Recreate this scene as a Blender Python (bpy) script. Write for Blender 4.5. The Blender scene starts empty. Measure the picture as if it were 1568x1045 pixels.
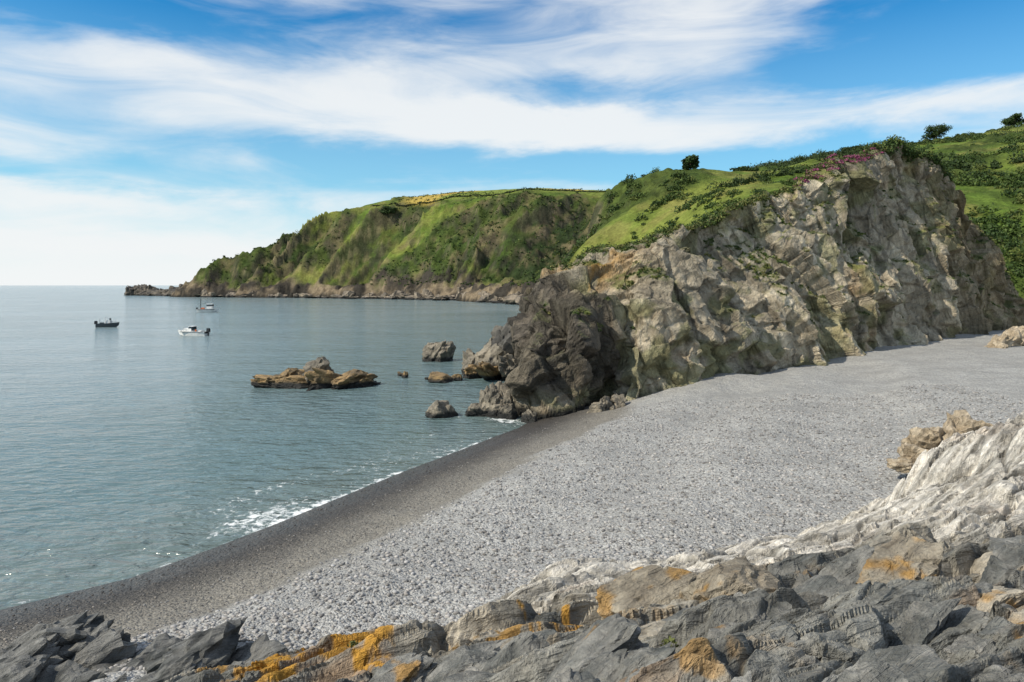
import bpy, bmesh, math, random
import numpy as np
from mathutils import Vector
random.seed(3); rng=np.random.default_rng(7)
scene=bpy.context.scene
EYE=9.0
# ------------------------------------------------------------------ noise
def _h(ix,iy,iz,seed):
    h=(ix.astype(np.int64)*374761393+iy.astype(np.int64)*668265263+iz.astype(np.int64)*1274126177+seed*974634777)&0xffffffff
    h=((h^(h>>13))*1274126177)&0xffffffff
    h=((h^(h>>16))*2246822519)&0xffffffff
    h=(h^(h>>13))&0xffffffff
    return h
def _r(h,k=0):
    if k: 
        h=((h+k*2654435761)*1597334677)&0xffffffff
        h=((h^(h>>15))*2246822519)&0xffffffff
        h=h^(h>>13)
    return (h&0xffffff).astype(np.float32)/16777216.0
def vnoise(P,seed=0):
    f=np.floor(P); t=(P-f).astype(np.float32); i=f.astype(np.int64)
    t=t*t*t*(t*(t*6-15)+10)
    out=0
    for dx in (0,1):
        wx=t[:,0] if dx else 1-t[:,0]
        for dy in (0,1):
            wy=t[:,1] if dy else 1-t[:,1]
            for dz in (0,1):
                wz=t[:,2] if dz else 1-t[:,2]
                out=out+wx*wy*wz*_r(_h(i[:,0]+dx,i[:,1]+dy,i[:,2]+dz,seed))
    return out*2-1
def fbm(P,oct=4,seed=0,gain=.5,ridge=False):
    a=1.;s=0;n=0
    for o in range(oct):
        v=vnoise(P*(2.03**o)+o*17.3,seed+o)
        if ridge: v=1-2*np.abs(v)
        s=s+a*v;n+=a;a*=gain
    return s/n
def cells(P,seed=0):
    f=np.floor(P).astype(np.int64); n=len(P)
    F1=np.full(n,9.,np.float32);F2=np.full(n,9.,np.float32);H=np.zeros(n,np.int64);O=np.zeros((n,3),np.float32)
    H2=np.zeros(n,np.int64);O2=np.zeros((n,3),np.float32)
    for dx in (-1,0,1):
        for dy in (-1,0,1):
            for dz in (-1,0,1):
                c=f+np.array([dx,dy,dz]); h=_h(c[:,0],c[:,1],c[:,2],seed)
                o=np.stack([P[:,k]-(c[:,k]+.1+.8*_r(h,k+1)) for k in range(3)],1).astype(np.float32)
                d=np.sqrt((o*o).sum(1))
                near=d<F1; mid=(~near)&(d<F2)
                H2=np.where(near,H,np.where(mid,h,H2));O2[near]=O[near];O2[mid]=o[mid]
                F2=np.where(near,F1,np.minimum(F2,d))
                F1=np.where(near,d,F1); H=np.where(near,h,H); O[near]=o[near]
    return F1,F2,H,O,H2,O2
def frame(a,b):
    a=np.array(a,float);a/=np.linalg.norm(a);b=np.array(b,float);b-=a*(a@b);b/=np.linalg.norm(b)
    return np.stack([a,b,np.cross(a,b)],1)
def facet(P,size,R,seed,tilt=.9,wd=.2):
    q=(P@R)/np.array(size); q=q+.18*np.stack([vnoise(q*1.3,seed+50),vnoise(q*1.3,seed+51),vnoise(q*1.3,seed+52)],1)
    F1,F2,H,O,H2,O2=cells(q,seed)
    def dv(H,O): return .7*(_r(H,5)-.5)+tilt*2*(O[:,0]*(_r(H,6)-.5)+O[:,1]*(_r(H,7)-.5)+O[:,2]*(_r(H,8)-.5))
    e=F2-F1;w=.5+.5*sst(0,wd,e)
    return dv(H,O)*w+dv(H2,O2)*(1-w),e,_r(H,9)
def sst(a,b,x):
    t=np.clip((x-a)/(b-a),0,1); return t*t*(3-2*t)
def lerp(a,b,t):
    return a+(b-a)*t[:,None]
def C(*c): return np.array(c,dtype=float)
# ------------------------------------------------------------------ mesh
def mk(name,V,F,mat,attrs=None,smooth=True,parent=None):
    V=np.asarray(V,np.float32);F=np.asarray(F,np.int32);k=F.shape[1]
    me=bpy.data.meshes.new(name)
    me.vertices.add(len(V));me.vertices.foreach_set('co',V.ravel())
    me.loops.add(F.size);me.loops.foreach_set('vertex_index',F.ravel())
    me.polygons.add(len(F));me.polygons.foreach_set('loop_start',np.arange(0,F.size,k,dtype=np.int32))
    try: me.polygons.foreach_set('loop_total',np.full(len(F),k,np.int32))
    except Exception: pass
    me.update(calc_edges=True)
    me.polygons.foreach_set('use_smooth',np.full(len(F),smooth,bool))
    for n,a in (attrs or {}).items():
        a=np.asarray(a,np.float32)
        if a.ndim==2:
            c=np.ones((len(V),4),np.float32);c[:,:3]=a
            at=me.attributes.new(n,'FLOAT_COLOR','POINT');at.data.foreach_set('color',c.ravel())
        else:
            at=me.attributes.new(n,'FLOAT','POINT');at.data.foreach_set('value',a)
    me.materials.append(mat)
    ob=bpy.data.objects.new(name,me);scene.collection.objects.link(ob)
    if parent: ob.parent=parent
    return ob
def gridF(nu,nv,flip=False):
    i=np.arange(nu*nv).reshape(nu,nv)
    a,b,c,d=i[:-1,:-1].ravel(),i[1:,:-1].ravel(),i[1:,1:].ravel(),i[:-1,1:].ravel()
    return np.stack([a,d,c,b] if flip else [a,b,c,d],1)
def gnorm(G):
    du=np.gradient(G,axis=0);dv=np.gradient(G,axis=1)
    n=np.cross(du,dv);n/=np.linalg.norm(n,axis=2,keepdims=True)+1e-9
    return n
# ------------------------------------------------------------------ materials
def newmat(name):
    m=bpy.data.materials.new(name);m.use_nodes=True
    nt=m.node_tree;b=nt.nodes['Principled BSDF'];return m,nt,b
def nd(nt,t,**kw):
    n=nt.nodes.new(t)
    for k,v in kw.items(): setattr(n,k,v)
    return n
def mth(nt,op,a,b=None,c=None,clamp=False):
    n=nd(nt,'ShaderNodeMath',operation=op);n.use_clamp=clamp
    for i,v in enumerate((a,b,c)):
        if v is None: continue
        if isinstance(v,(int,float)): n.inputs[i].default_value=v
        else: nt.links.new(v,n.inputs[i])
    return n.outputs[0]
def noise(nt,vec,scale,detail=4,rough=.55,dist=0):
    n=nd(nt,'ShaderNodeTexNoise');n.inputs['Scale'].default_value=scale;n.inputs['Detail'].default_value=detail
    n.inputs['Roughness'].default_value=rough;n.inputs['Distortion'].default_value=dist
    if vec is not None: nt.links.new(vec,n.inputs['Vector'])
    return n.outputs['Fac']
def mapr(nt,v,a,b,c=0,d=1,smooth=True):
    n=nd(nt,'ShaderNodeMapRange');n.interpolation_type='SMOOTHSTEP' if smooth else 'LINEAR'
    nt.links.new(v,n.inputs[0])
    for i,x in enumerate((a,b,c,d)): n.inputs[i+1].default_value=x
    return n.outputs[0]
def mix(nt,f,a,b,mode='MIX'):
    n=nd(nt,'ShaderNodeMix',data_type='RGBA',blend_type=mode)
    if isinstance(f,(int,float)): n.inputs[0].default_value=f
    else: nt.links.new(f,n.inputs[0])
    for i,v in ((6,a),(7,b)):
        if isinstance(v,tuple): n.inputs[i].default_value=(*v,1)
        else: nt.links.new(v,n.inputs[i])
    return n.outputs[2]
def pos(nt): return nd(nt,'ShaderNodeNewGeometry').outputs['Position']
def attr(nt,n,out='Color'):
    a=nd(nt,'ShaderNodeAttribute');a.attribute_name=n;return a.outputs[out]
def bump(nt,h,dist,strength=1,nrm=None):
    b=nd(nt,'ShaderNodeBump');b.inputs['Strength'].default_value=strength;b.inputs['Distance'].default_value=dist
    nt.links.new(h,b.inputs['Height'])
    if nrm is not None: nt.links.new(nrm,b.inputs['Normal'])
    return b.outputs[0]
def vcolmat(name,scales,contrast=.5,bdist=.1,rough=.9,spec=.25,strata=None,rot=(0,0,0),sstr=1.):
    m,nt,b=newmat(name);p=pos(nt);col=attr(nt,'col')
    n1=noise(nt,p,scales[0],6,.68);n2=noise(nt,p,scales[1],4,.7,.4)
    f1=mapr(nt,n1,.25,.75,1-contrast,1+contrast,False);f2=mapr(nt,n2,.25,.75,1-contrast*.7,1+contrast*.7,False)
    f=mth(nt,'MULTIPLY',f1,f2)
    h=mth(nt,'ADD',n2,mth(nt,'MULTIPLY',n1,1.5))
    if strata:
        mp=nd(nt,'ShaderNodeMapping');mp.vector_type='TEXTURE';mp.inputs['Rotation'].default_value=rot;mp.inputs['Scale'].default_value=(7,.8,1.3);nt.links.new(p,mp.inputs[0])
        n3=noise(nt,mp.outputs[0],strata,5,.6,.5)
        f=mth(nt,'MULTIPLY',f,mapr(nt,n3,.3,.6,.72,1.15,False))
        h=mth(nt,'ADD',h,mth(nt,'MULTIPLY',mapr(nt,n3,.3,.7,0,1),2.2*sstr))
    cc=nd(nt,'ShaderNodeCombineColor');[nt.links.new(f,cc.inputs[i]) for i in range(3)]
    nt.links.new(mix(nt,1.,col,cc.outputs[0],'MULTIPLY'),b.inputs['Base Color'])
    nt.links.new(bump(nt,h,bdist),b.inputs['Normal'])
    b.inputs['Roughness'].default_value=rough;b.inputs['Specular IOR Level'].default_value=spec
    return m
M_fg=vcolmat('weathered_slate',(5,28),.34,.03,.8,.25,5.,(0.1,.1,.52))
M_cliff=vcolmat('cliff_rock',(1.3,6),.36,.14,.9,.2,1.2,(.1,1.05,.5))
M_sea=vcolmat('sea_rock',(3,12),.4,.07,.7,.4)
M_land=vcolmat('hillside_vegetation',(.22,.9),.5,.8,.95,.1)
def leafmat(name):
    m,nt,b=newmat(name);col=attr(nt,'col')
    nt.links.new(col,b.inputs['Base Color']);b.inputs['Roughness'].default_value=.65;b.inputs['Specular IOR Level'].default_value=.2
    return m
M_leaf=leafmat('leaves')
def plain(name,c,rough=.5,metal=0,spec=.5):
    m,nt,b=newmat(name);p=pos(nt);n=noise(nt,p,3,4)
    f=mapr(nt,n,.3,.7,.85,1.1,False);cc=nd(nt,'ShaderNodeCombineColor');[nt.links.new(f,cc.inputs[i]) for i in range(3)]
    nt.links.new(mix(nt,1.,c,cc.outputs[0],'MULTIPLY'),b.inputs['Base Color'])
    b.inputs['Roughness'].default_value=rough;b.inputs['Metallic'].default_value=metal;b.inputs['Specular IOR Level'].default_value=spec
    return m
# ------------------------------------------------------------------ shoreline / beach
WL=np.array([(-90,-22),(-50,-1),(-30,10),(-20,15.3),(-14.2,18.9),(-11.7,21.),(-10.3,23.2),(-8.8,25.9),(-7.3,28.9),(-5.2,33.),(-3.,36.9),(-.93,40.7),(.45,43.1),(3,50),(8,62),(12,100),(14,200)],float)
def shore(x,y):
    best=np.full(x.shape,1e9);sg=np.ones(x.shape)
    for a,b in zip(WL[:-1],WL[1:]):
        d=b-a;t=np.clip(((x-a[0])*d[0]+(y-a[1])*d[1])/(d@d),0,1)
        ex=x-a[0]-t*d[0];ey=y-a[1]-t*d[1];q=ex*ex+ey*ey
        s=np.sign(ex*d[1]-ey*d[0])
        m=q<best;best=np.where(m,q,best);sg=np.where(m,s,sg)
    return np.sqrt(best)*sg
def beach_h(x,y,s=None):
    if s is None: s=shore(x,y)
    P=np.stack([x,y,np.zeros_like(x)],1)
    h=np.where(s>0,3.0*(1-np.exp(-np.maximum(s,0)/17)),s*.085)
    w=2.2*vnoise(P*.06,5)+.8*vnoise(P*.2,6)
    h=h+.32*sst(5.5,7.3,s+w*.6)*sst(30,7,s)
    h=h+.14*np.sin((s+w)*.9)*sst(6,10,s)*sst(26,16,s)+.4*sst(21,23.5,s+w)
    h=h+.13*fbm(P*.5,4,9)*sst(2,6,s)+.06*fbm(P*1.6,3,19)*sst(5,8,s)+.45*np.exp(-((x-17.5)**2+(y-51)**2)/12)
    return h
ax=-60+np.cumsum(np.r_[0,np.full(40,.7),np.full(420,.13),np.full(140,.72)])
ay=-6+np.cumsum(np.r_[0,np.full(20,.7),np.full(330,.13),np.full(120,.65)])
X,Y=np.meshgrid(ax,ay,indexing='ij');x=X.ravel();y=Y.ravel();s=shore(x,y);z=beach_h(x,y,s)
m,nt,b=newmat('shingle');p=pos(nt);sA=attr(nt,'s','Fac')
wob=mth(nt,'MULTIPLY',mth(nt,'SUBTRACT',noise(nt,p,.12,4),.5),5.0)
wob2=mth(nt,'MULTIPLY',mth(nt,'SUBTRACT',noise(nt,p,.9,4),.5),1.6)
ss=mth(nt,'ADD',mth(nt,'ADD',sA,wob),wob2)
v=nd(nt,'ShaderNodeTexVoronoi');v.inputs['Scale'].default_value=19;nt.links.new(p,v.inputs['Vector'])
v2=nd(nt,'ShaderNodeTexVoronoi');v2.inputs['Scale'].default_value=9;nt.links.new(p,v2.inputs['Vector'])
bw=nd(nt,'ShaderNodeRGBToBW');nt.links.new(v.outputs['Color'],bw.inputs[0])
bw2=nd(nt,'ShaderNodeRGBToBW');nt.links.new(v2.outputs['Color'],bw2.inputs[0])
dry=mix(nt,mapr(nt,bw.outputs[0],.15,.85,0,1,False),(.155,.155,.15),(.46,.455,.435))
dry=mix(nt,mth(nt,'MULTIPLY',mapr(nt,bw2.outputs[0],.1,.9,0,1,False),.3),dry,(.52,.515,.49))
brown=mix(nt,bw.outputs[0],(.10,.094,.08),(.29,.27,.235))
wet=mix(nt,bw.outputs[0],(.02,.02,.02),(.10,.09,.08))
patch=mapr(nt,noise(nt,p,.35,5,.6),.35,.7,0,.6)
dry=mix(nt,patch,dry,(.23,.228,.22))
c1=mix(nt,mapr(nt,mth(nt,'ADD',sA,wob2),1.8,5.2),wet,brown)
c1=mix(nt,mapr(nt,ss,5.6,7.2),c1,dry)
nt.links.new(c1,b.inputs['Base Color'])
nt.links.new(mapr(nt,mth(nt,'ADD',sA,wob2),.4,3.,.3,.85),b.inputs['Roughness'])
b.inputs['Specular IOR Level'].default_value=.3
hh=mth(nt,'ADD',mth(nt,'MULTIPLY',v.outputs['Distance'],-.035),mth(nt,'ADD',mth(nt,'MULTIPLY',v2.outputs['Distance'],-.05),mth(nt,'MULTIPLY',noise(nt,p,1.2,5,.7),.30)))
nt.links.new(bump(nt,hh,1.0,.9),b.inputs['Normal'])
mk('shingle_beach',np.stack([x,y,z],1),gridF(len(ax),len(ay)),m,{'s':s})
t=(1+5**.5)/2
ico=np.array([(-1,t,0),(1,t,0),(-1,-t,0),(1,-t,0),(0,-1,t),(0,1,t),(0,-1,-t),(0,1,-t),(t,0,-1),(t,0,1),(-t,0,-1),(-t,0,1)])/math.sqrt(1+t*t)
icf=np.array([(0,11,5),(0,5,1),(0,1,7),(0,7,10),(0,10,11),(1,5,9),(5,11,4),(11,10,2),(10,7,6),(7,1,8),(3,9,4),(3,4,2),(3,2,6),(3,6,8),(3,8,9),(4,9,5),(2,4,11),(6,2,10),(8,6,7),(9,8,1)])
N=50000
py_=13+30*rng.random(N*4)**1.6;px_=-14+42*rng.random(N*4)
sp=shore(px_,py_);ok=(sp>.3)&(rng.random(N*4)<np.where(sp>7,1,.5))
px_,py_,sp=px_[ok][:N],py_[ok][:N],sp[ok][:N];N=len(px_)
r=(.018+.05*rng.random(N)**2.6)*np.where(sp>6.5,1,.6)
ang=rng.random(N)*6.28;sc=np.stack([r*(1+.5*rng.random(N)),r*(.7+.4*rng.random(N)),r*(.45+.3*rng.random(N))],1)
L=ico[None]*sc[:,None];cx,sx=np.cos(ang)[:,None],np.sin(ang)[:,None]
V=np.stack([L[:,:,0]*cx-L[:,:,1]*sx+px_[:,None],L[:,:,0]*sx+L[:,:,1]*cx+py_[:,None],L[:,:,2]+(beach_h(px_,py_,sp)+sc[:,2]*.4)[:,None]],2)
g=.12+.30*rng.random(N);g=np.where(sp<2,g*.25,np.where(sp<6.5,g*.6,g))
warm=.98-rng.random(N)*.12*(1+(sp<6.5))
col=np.stack([g,g*(.5+.5*warm),g*warm],1)
M_peb,nt,b=newmat('pebble_stone');nt.links.new(attr(nt,'col'),b.inputs['Base Color']);b.inputs['Roughness'].default_value=.7
mk('beach_pebbles',V.reshape(-1,3),(icf[None]+12*np.arange(N)[:,None,None]).reshape(-1,3),M_peb,{'col':np.repeat(col,12,0)})
# ------------------------------------------------------------------ sea
def sinhax(c,a,b,n,k):
    lo=-np.arcsinh((c-a)/k);hi=np.arcsinh((b-c)/k);return c+k*np.sinh(np.linspace(lo,hi,n))
ax=sinhax(-8,-30000,30000,420,14);ay=sinhax(28,-3000,40000,420,14)
X,Y=np.meshgrid(ax,ay,indexing='ij');x=X.ravel();y=Y.ravel();s=shore(x,y);off=-s
P=np.stack([x,y,0*x],1)
foam=.85*np.exp(-(off/.26)**2)*(.9+.45*vnoise(P*.5,33))*(.8+.2*sst(22,27,y))+.50*np.exp(-((x+9.2)**2/8+(y-27.6)**2/9))*sst(3.8,1.2,off)
foam+=.55*np.exp(-((off-1.0)/1.0)**2)*sst(18,23,y)*(.6+.6*vnoise(P*.35,3))+.50*np.exp(-((off-3.0-vnoise(P*.2,8))/1.2)**2)*sst(19,25,y)*(.7+.5*vnoise(P*.25,4))
for (rx,ry,rr) in [(-17.4,60.5,5.5),(-5,46.3,1.3),(-1.8,47,1.8),(-2.5,67,3.4),(-8.8,81,2.3)]:
    d=np.hypot(x-rx,(y-ry)*1.3);foam+=.35*np.exp(-((d-rr)/.5)**2)
foam+=.4*np.exp(-(np.abs(np.hypot(x-1.5,y-47)-2.6)/.5)**2)
z=.035*fbm(P*np.array([.35,.5,1]),3,2)*sst(300,40,np.abs(y))*sst(0,3,off)
m,nt,b=newmat('sea_water');p=pos(nt)
mp=nd(nt,'ShaderNodeMapping');mp.inputs['Rotation'].default_value=(0,0,math.radians(24));mp.inputs['Scale'].default_value=(.45,1,1);nt.links.new(p,mp.inputs[0]);pv=mp.outputs[0]
n1=noise(nt,pv,2.0,3,.55,.4);n2=noise(nt,pv,.6,3,.5,.3);n4=noise(nt,pv,.05,3,.5);n5=noise(nt,pv,.12,2,.5)
calm=mapr(nt,n4,.38,.62,.6,1.25)
h=mth(nt,'ADD',mth(nt,'MULTIPLY',mth(nt,'ADD',mth(nt,'MULTIPLY',n1,.30),mth(nt,'MULTIPLY',n2,.46)),calm),mth(nt,'MULTIPLY',n5,.2))
nt.links.new(bump(nt,h,1.,1.),b.inputs['Normal'])
sA=attr(nt,'s','Fac')
shal=mapr(nt,sA,-9,0,0,1)
deep=mix(nt,mapr(nt,sA,-60,-8,0,1),(.165,.225,.235),(.085,.14,.143))
wc=mix(nt,mth(nt,'MULTIPLY',mapr(nt,n4,.35,.65),.3),deep,(.185,.24,.25));wc=mix(nt,mth(nt,'MULTIPLY',shal,.6),wc,(.12,.15,.138))
fo=attr(nt,'foam','Fac');fn=noise(nt,p,3.2,6,.7,.6)
fm=mapr(nt,mth(nt,'ADD',fo,mth(nt,'MULTIPLY',mth(nt,'SUBTRACT',fn,.5),2.4)),.60,1.05)
fm=mth(nt,'MULTIPLY',fm,mapr(nt,fo,.08,.3))
nt.links.new(mix(nt,fm,wc,(.72,.74,.74)),b.inputs['Base Color'])
nt.links.new(mapr(nt,fm,0,1,.13,.8),b.inputs['Roughness']);b.inputs['IOR'].default_value=1.33;b.inputs['Specular IOR Level'].default_value=.6
mk('sea',np.stack([x,y,z],1),gridF(len(ax),len(ay)),m,{'s':s,'foam':foam})
mk('seabed',[(-30000,-3000,-6),(30000,-3000,-6),(30000,40000,-6),(-30000,40000,-6)],[(0,1,2,3)],plain('seabed_sand',(.1,.12,.1)))
# ------------------------------------------------------------------ RBF height
def rbf(ctrl,c):
    A=np.array(ctrl,float);xy=A[:,:2];zz=A[:,2]
    K=np.sqrt(((xy[:,None]-xy[None])**2).sum(2)+c*c);n=len(A)
    Mx=np.zeros((n+1,n+1));Mx[:n,:n]=K;Mx[:n,n]=1;Mx[n,:n]=1
    w=np.linalg.solve(Mx,np.r_[zz,0])
    def f(x,y):
        o=np.full(x.shape,w[n])
        for i in range(n): o=o+w[i]*np.sqrt((x-xy[i,0])**2+(y-xy[i,1])**2+c*c)
        return o
    return f
# ------------------------------------------------------------------ hills / headland
LC=[(-237,505,-6),(-231,522,1),(-150,490,1),(-79,450,1),(-33,409,1),(5,336,1),(19,280,1),(22,240,1),(18,190,0),(14,140,-1),(10,100,-2),(-240,490,-10),(-160,460,-12),(-95,420,-12),(-50,380,-12),(-15,320,-12),(0,260,-12),(0,180,-12),(-2,120,-10),(-2,85,-8),
(-222,531,11),(-148,502,14),(-76,463,13),(-29,421,12),(11,348,11),(26,290,13),
(-237,535,17.7),(-216,545,33.5),(-179,560,55.6),(-139,550,65),(-110,540,70),(-73,530,72.4),(-42,520,75.7),(8,500,78),(79,500,77),
(-180,640,45),(-100,640,72),(0,640,78),(100,640,84),(250,640,92),(400,640,95),(-235,610,15),(-262,570,0),(-300,620,-10),(-330,560,-14),(0,900,60),(300,900,80),(-200,900,20),(-350,900,-20),(700,900,90),(600,500,95),
(-88,500,36.3),(-37,465,34.4),(6.7,440,49.8),(-1.5,390,22.8),(31,380,26),(31,430,47),(-166,520,24),(-125,518,38),
(20,200,18),(26.6,240,27),(49,290,36),(66,320,43),(94,360,53),(116,330,63),(140,300,65),(176,280,67),(195,260,67.5),(260,260,80),(400,300,92),(90,430,56),(130,440,68),(75,280,44),
(27,130,17),(54,180,32.6),(96,150,31),(97,130,22),(82,112,11),(98,220,46),(75,200,39),(8,68,7.5),(14,68,9),(22,72,11),(28,80,13),(36,88,16),(46,96,19),(58,100,15),(72,112,8),(85,100,2.4),(100,92,5),(120,80,9),(110,60,6),(150,120,30),(90,70,1),(17,95,5),(17,110,8),
(20,58,-3),(30,62,-4),(40,68,-4),(50,76,-4),(60,84,-4),(68,90,-4),(76,96,-2),(60,62,-4),(75,75,-3),(0,60,-9),(3,62,-5),(-2,68,-10),(-10,60,-10),(10,60,-2)]
fl=rbf(LC,4)
ts=np.linspace(-.95,1.25,900);yy=np.geomspace(62,950,600)
T,Y=np.meshgrid(ts,yy,indexing='ij');X=T*Y;x=X.ravel();y=Y.ravel()
def land_h(x,y):
    P=np.stack([x,y,0*x],1);h0=fl(x,y)
    far=sst(240,330,y);xm=x-.6*np.maximum(0,y-400)
    a=(x*.77-y*.64);w=np.stack([a/38+.7*vnoise(P/70,31),(x*.64+y*.77)/170,0*x],1)
    g=fbm(w,4,33,.5,True)
    face=sst(2,18,h0)*sst(77,60,h0)*far*sst(50,22,xm)
    h=h0+face*(np.minimum(g,.7)-.5)*22
    rk=sst(-2,2,h0)*sst(16,5,h0)*sst(110,160,y)
    h=h+rk*fbm(P/9,4,12,.6,True)*6+sst(4,14,h0)*face*fbm(P/15,4,13,.6,True)*5.5
    h=h-sst(100,140,y)*sst(330,260,y)*sst(5,15,h0)*1.5*fbm(P/28,3,15)*2
    land=sst(1,8,h0)
    scrub=sst(-.12,.18,fbm(P/38,4,41)+.2*sst(70,40,h0)*far)
    k=np.where(y>250,5.5,3.2)
    F1,F2,H=cells(P/k[:,None],44)[:3]
    puff=np.clip(1-F1*1.3,0,1)**.6*(.4+_r(H,3))
    amp=np.where(y>250,2.6,1.3)*sst(90,125,y)
    field=sst(72,74.5,h0)*sst(-95,-75,x)*sst(75,55,x)*sst(492,506,y)
    h=h+land*scrub*puff*amp*(1-field)+land*.5*fbm(P/7,4,47)
    return h,h0,scrub,_r(H,4),g,field
z,h0,scrub,rc,g,field=land_h(x,y)
G=np.stack([x,y,z],1);Nn=gnorm(G.reshape(len(ts),len(yy),3)).reshape(-1,3);Nn*=np.sign(Nn[:,2:3])
P=G
n1=fbm(P/30,4,60);n2=fbm(P/8,4,61)
grass=lerp(C(.085,.135,.022),C(.165,.195,.04),sst(-.4,.4,n1))
grass=lerp(grass,C(.22,.19,.065),sst(.0,.4,n2)*.5)
sh=lerp(C(.02,.038,.011),C(.06,.088,.02),rc)
col=lerp(grass,sh,scrub*.86)
hol=sst(.35,-.2,g+.2*n2)*sst(240,330,y)*sst(75,40,x)
wood=np.exp(-((x-12)**2/1800+(y-440)**2/2600))
col=lerp(col,C(.024,.038,.015),np.clip(hol*.6+wood*.6,0,.9))
bare=sst(.0,.3,fbm(P/12,4,66))*sst(240,330,y)*sst(.95,.72,Nn[:,2])
col=lerp(col,C(.17,.135,.075),bare*.6)
rock=np.clip(sst(.60,.42,Nn[:,2]+.18*n2)*.65+sst(15,7,h0+9*n2)*sst(120,170,y),0,1)
rcol=lerp(C(.045,.04,.033),C(.21,.165,.11),sst(-.15,.4,n2));rcol=lerp(rcol,C(.02,.02,.018),sst(3.0,1.4,z+2*n2))
col=lerp(col,rcol,rock)
col=lerp(col,lerp(C(.38,.28,.07),C(.16,.20,.045),sst(-.2,.2,fbm(P/40,2,70)+(x)/120)),field)
LANDV=G;LANDS=scrub
mk('hill',G,gridF(len(ts),len(yy)),M_land,{'col':col})
# ------------------------------------------------------------------ foliage
class Leaves:
    def __init__(s): s.V=[];s.C=[]
    def clump(s,c,rad,n,size,col,flat=.0):
        d=rng.normal(size=(n,3));d/=np.linalg.norm(d,axis=1)[:,None]
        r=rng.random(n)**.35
        d[:,2]=np.where(rng.random(n)<flat,d[:,2],np.abs(d[:,2]))
        lump=.75+.35*vnoise(d*2.3+rng.random()*90,3)
        p=np.array(c)+d*np.array(rad)*(r*lump)[:,None]
        a=rng.normal(size=(n,3))+d*.2;a/=np.linalg.norm(a,axis=1)[:,None]
        b=np.cross(a,rng.normal(size=(n,3)));b/=np.linalg.norm(b,axis=1)[:,None]
        sz=size*(.6+.8*rng.random(n))[:,None]
        q=np.stack([p-a*sz,p+b*sz*.6,p+a*sz,p-b*sz*.6],1)
        s.V.append(q.reshape(-1,3))
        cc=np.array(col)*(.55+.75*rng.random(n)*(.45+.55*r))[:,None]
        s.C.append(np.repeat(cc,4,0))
    def build(s,name,parent=None):
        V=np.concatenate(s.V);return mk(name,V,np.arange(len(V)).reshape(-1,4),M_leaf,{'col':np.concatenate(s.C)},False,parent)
def lz(x,y): return float(land_h(np.array([x,x+.01],float),np.array([y,y],float))[0][0])
sc_=Leaves()
greens=[(.045,.078,.018),(.07,.108,.024),(.032,.058,.016),(.105,.13,.03),(.05,.085,.018)]
idx=rng.permutation(len(LANDV))[:260000]
X0,Y0,Z0=LANDV[idx].T;S0=LANDS[idx];tt=X0/Y0
nearm=(Z0>7)&(tt>.08)&(tt<1)&(Y0>108)&(Y0<340)
farm=(Z0>9)&(S0>.5)&(Y0>=340)&(Y0<580)&(X0<170)&(X0>-240)
nc=vnoise(np.stack([X0/16,Y0/16,0*X0],1),90)+.5*vnoise(np.stack([X0/6,Y0/6,0*X0],1),91)
ni=idx[nearm&(nc>.10)][:2500];fi=idx[farm][:3400]
for i in ni:
    X0,Y0,Z0=LANDV[i];r=.8+2.4*rng.random()**2.
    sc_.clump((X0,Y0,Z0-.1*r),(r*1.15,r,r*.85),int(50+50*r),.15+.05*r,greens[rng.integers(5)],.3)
for i in fi:
    X0,Y0,Z0=LANDV[i];r=1.+2.2*rng.random()**2
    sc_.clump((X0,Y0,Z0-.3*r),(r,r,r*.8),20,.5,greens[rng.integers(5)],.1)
sc_.build('hillside_scrub')
hd=Leaves()
hl=[(-110,541),(-73,531),(-42,521),(8,501),(79,499),(110,460)]
for a,b_ in zip(hl[:-1],hl[1:]):
    L=math.hypot(b_[0]-a[0],b_[1]-a[1]);k=int(L/1.4)
    for j in range(k):
        t=j/k;X0=a[0]+(b_[0]-a[0])*t;Y0=a[1]+(b_[1]-a[1])*t+1;r=.9+1.*rng.random()
        if rng.random()<.12: r*=1.7
        hd.clump((X0,Y0,lz(X0,Y0)),(r*1.4,r,r),30,.45,(.03,.042,.018))
for hl in ([(100,350),(116,326),(140,298),(176,278),(195,258)],[(62,200),(80,212),(104,216),(128,205)],[(100,300),(125,285),(150,262)],[(105,175),(125,168),(150,160)],[(60,250),(80,262),(100,262)]):
    for a,b_ in zip(hl[:-1],hl[1:]):
        L=math.hypot(b_[0]-a[0],b_[1]-a[1]);k=int(L/1.2)
        for j in range(k):
            t=j/k;X0=a[0]+(b_[0]-a[0])*t+1.5*rng.normal();Y0=a[1]+(b_[1]-a[1])*t+1.5*rng.normal();r=1.1+2.8*rng.random()**2
            hd.clump((X0,Y0,lz(X0,Y0)),(r*1.3,r,r),120,.3,(.036,.06,.017),.2)
for (cx_,cy_,w_) in [(116,318,11),(135,300,14),(152,290,10)]:
    for k in range(70):
        X0=cx_+rng.normal()*w_*.5;Y0=cy_+rng.normal()*w_*.4;r=2.2+2.4*rng.random()
        hd.clump((X0,Y0,lz(X0,Y0)),(r*1.2,r,r*1.15),160,.35,(.035,.06,.017) if rng.random()<.6 else (.06,.085,.023),.2)
hd.build('hedgerow')
M_bark=plain('bark',(.09,.07,.05),.9)
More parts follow.
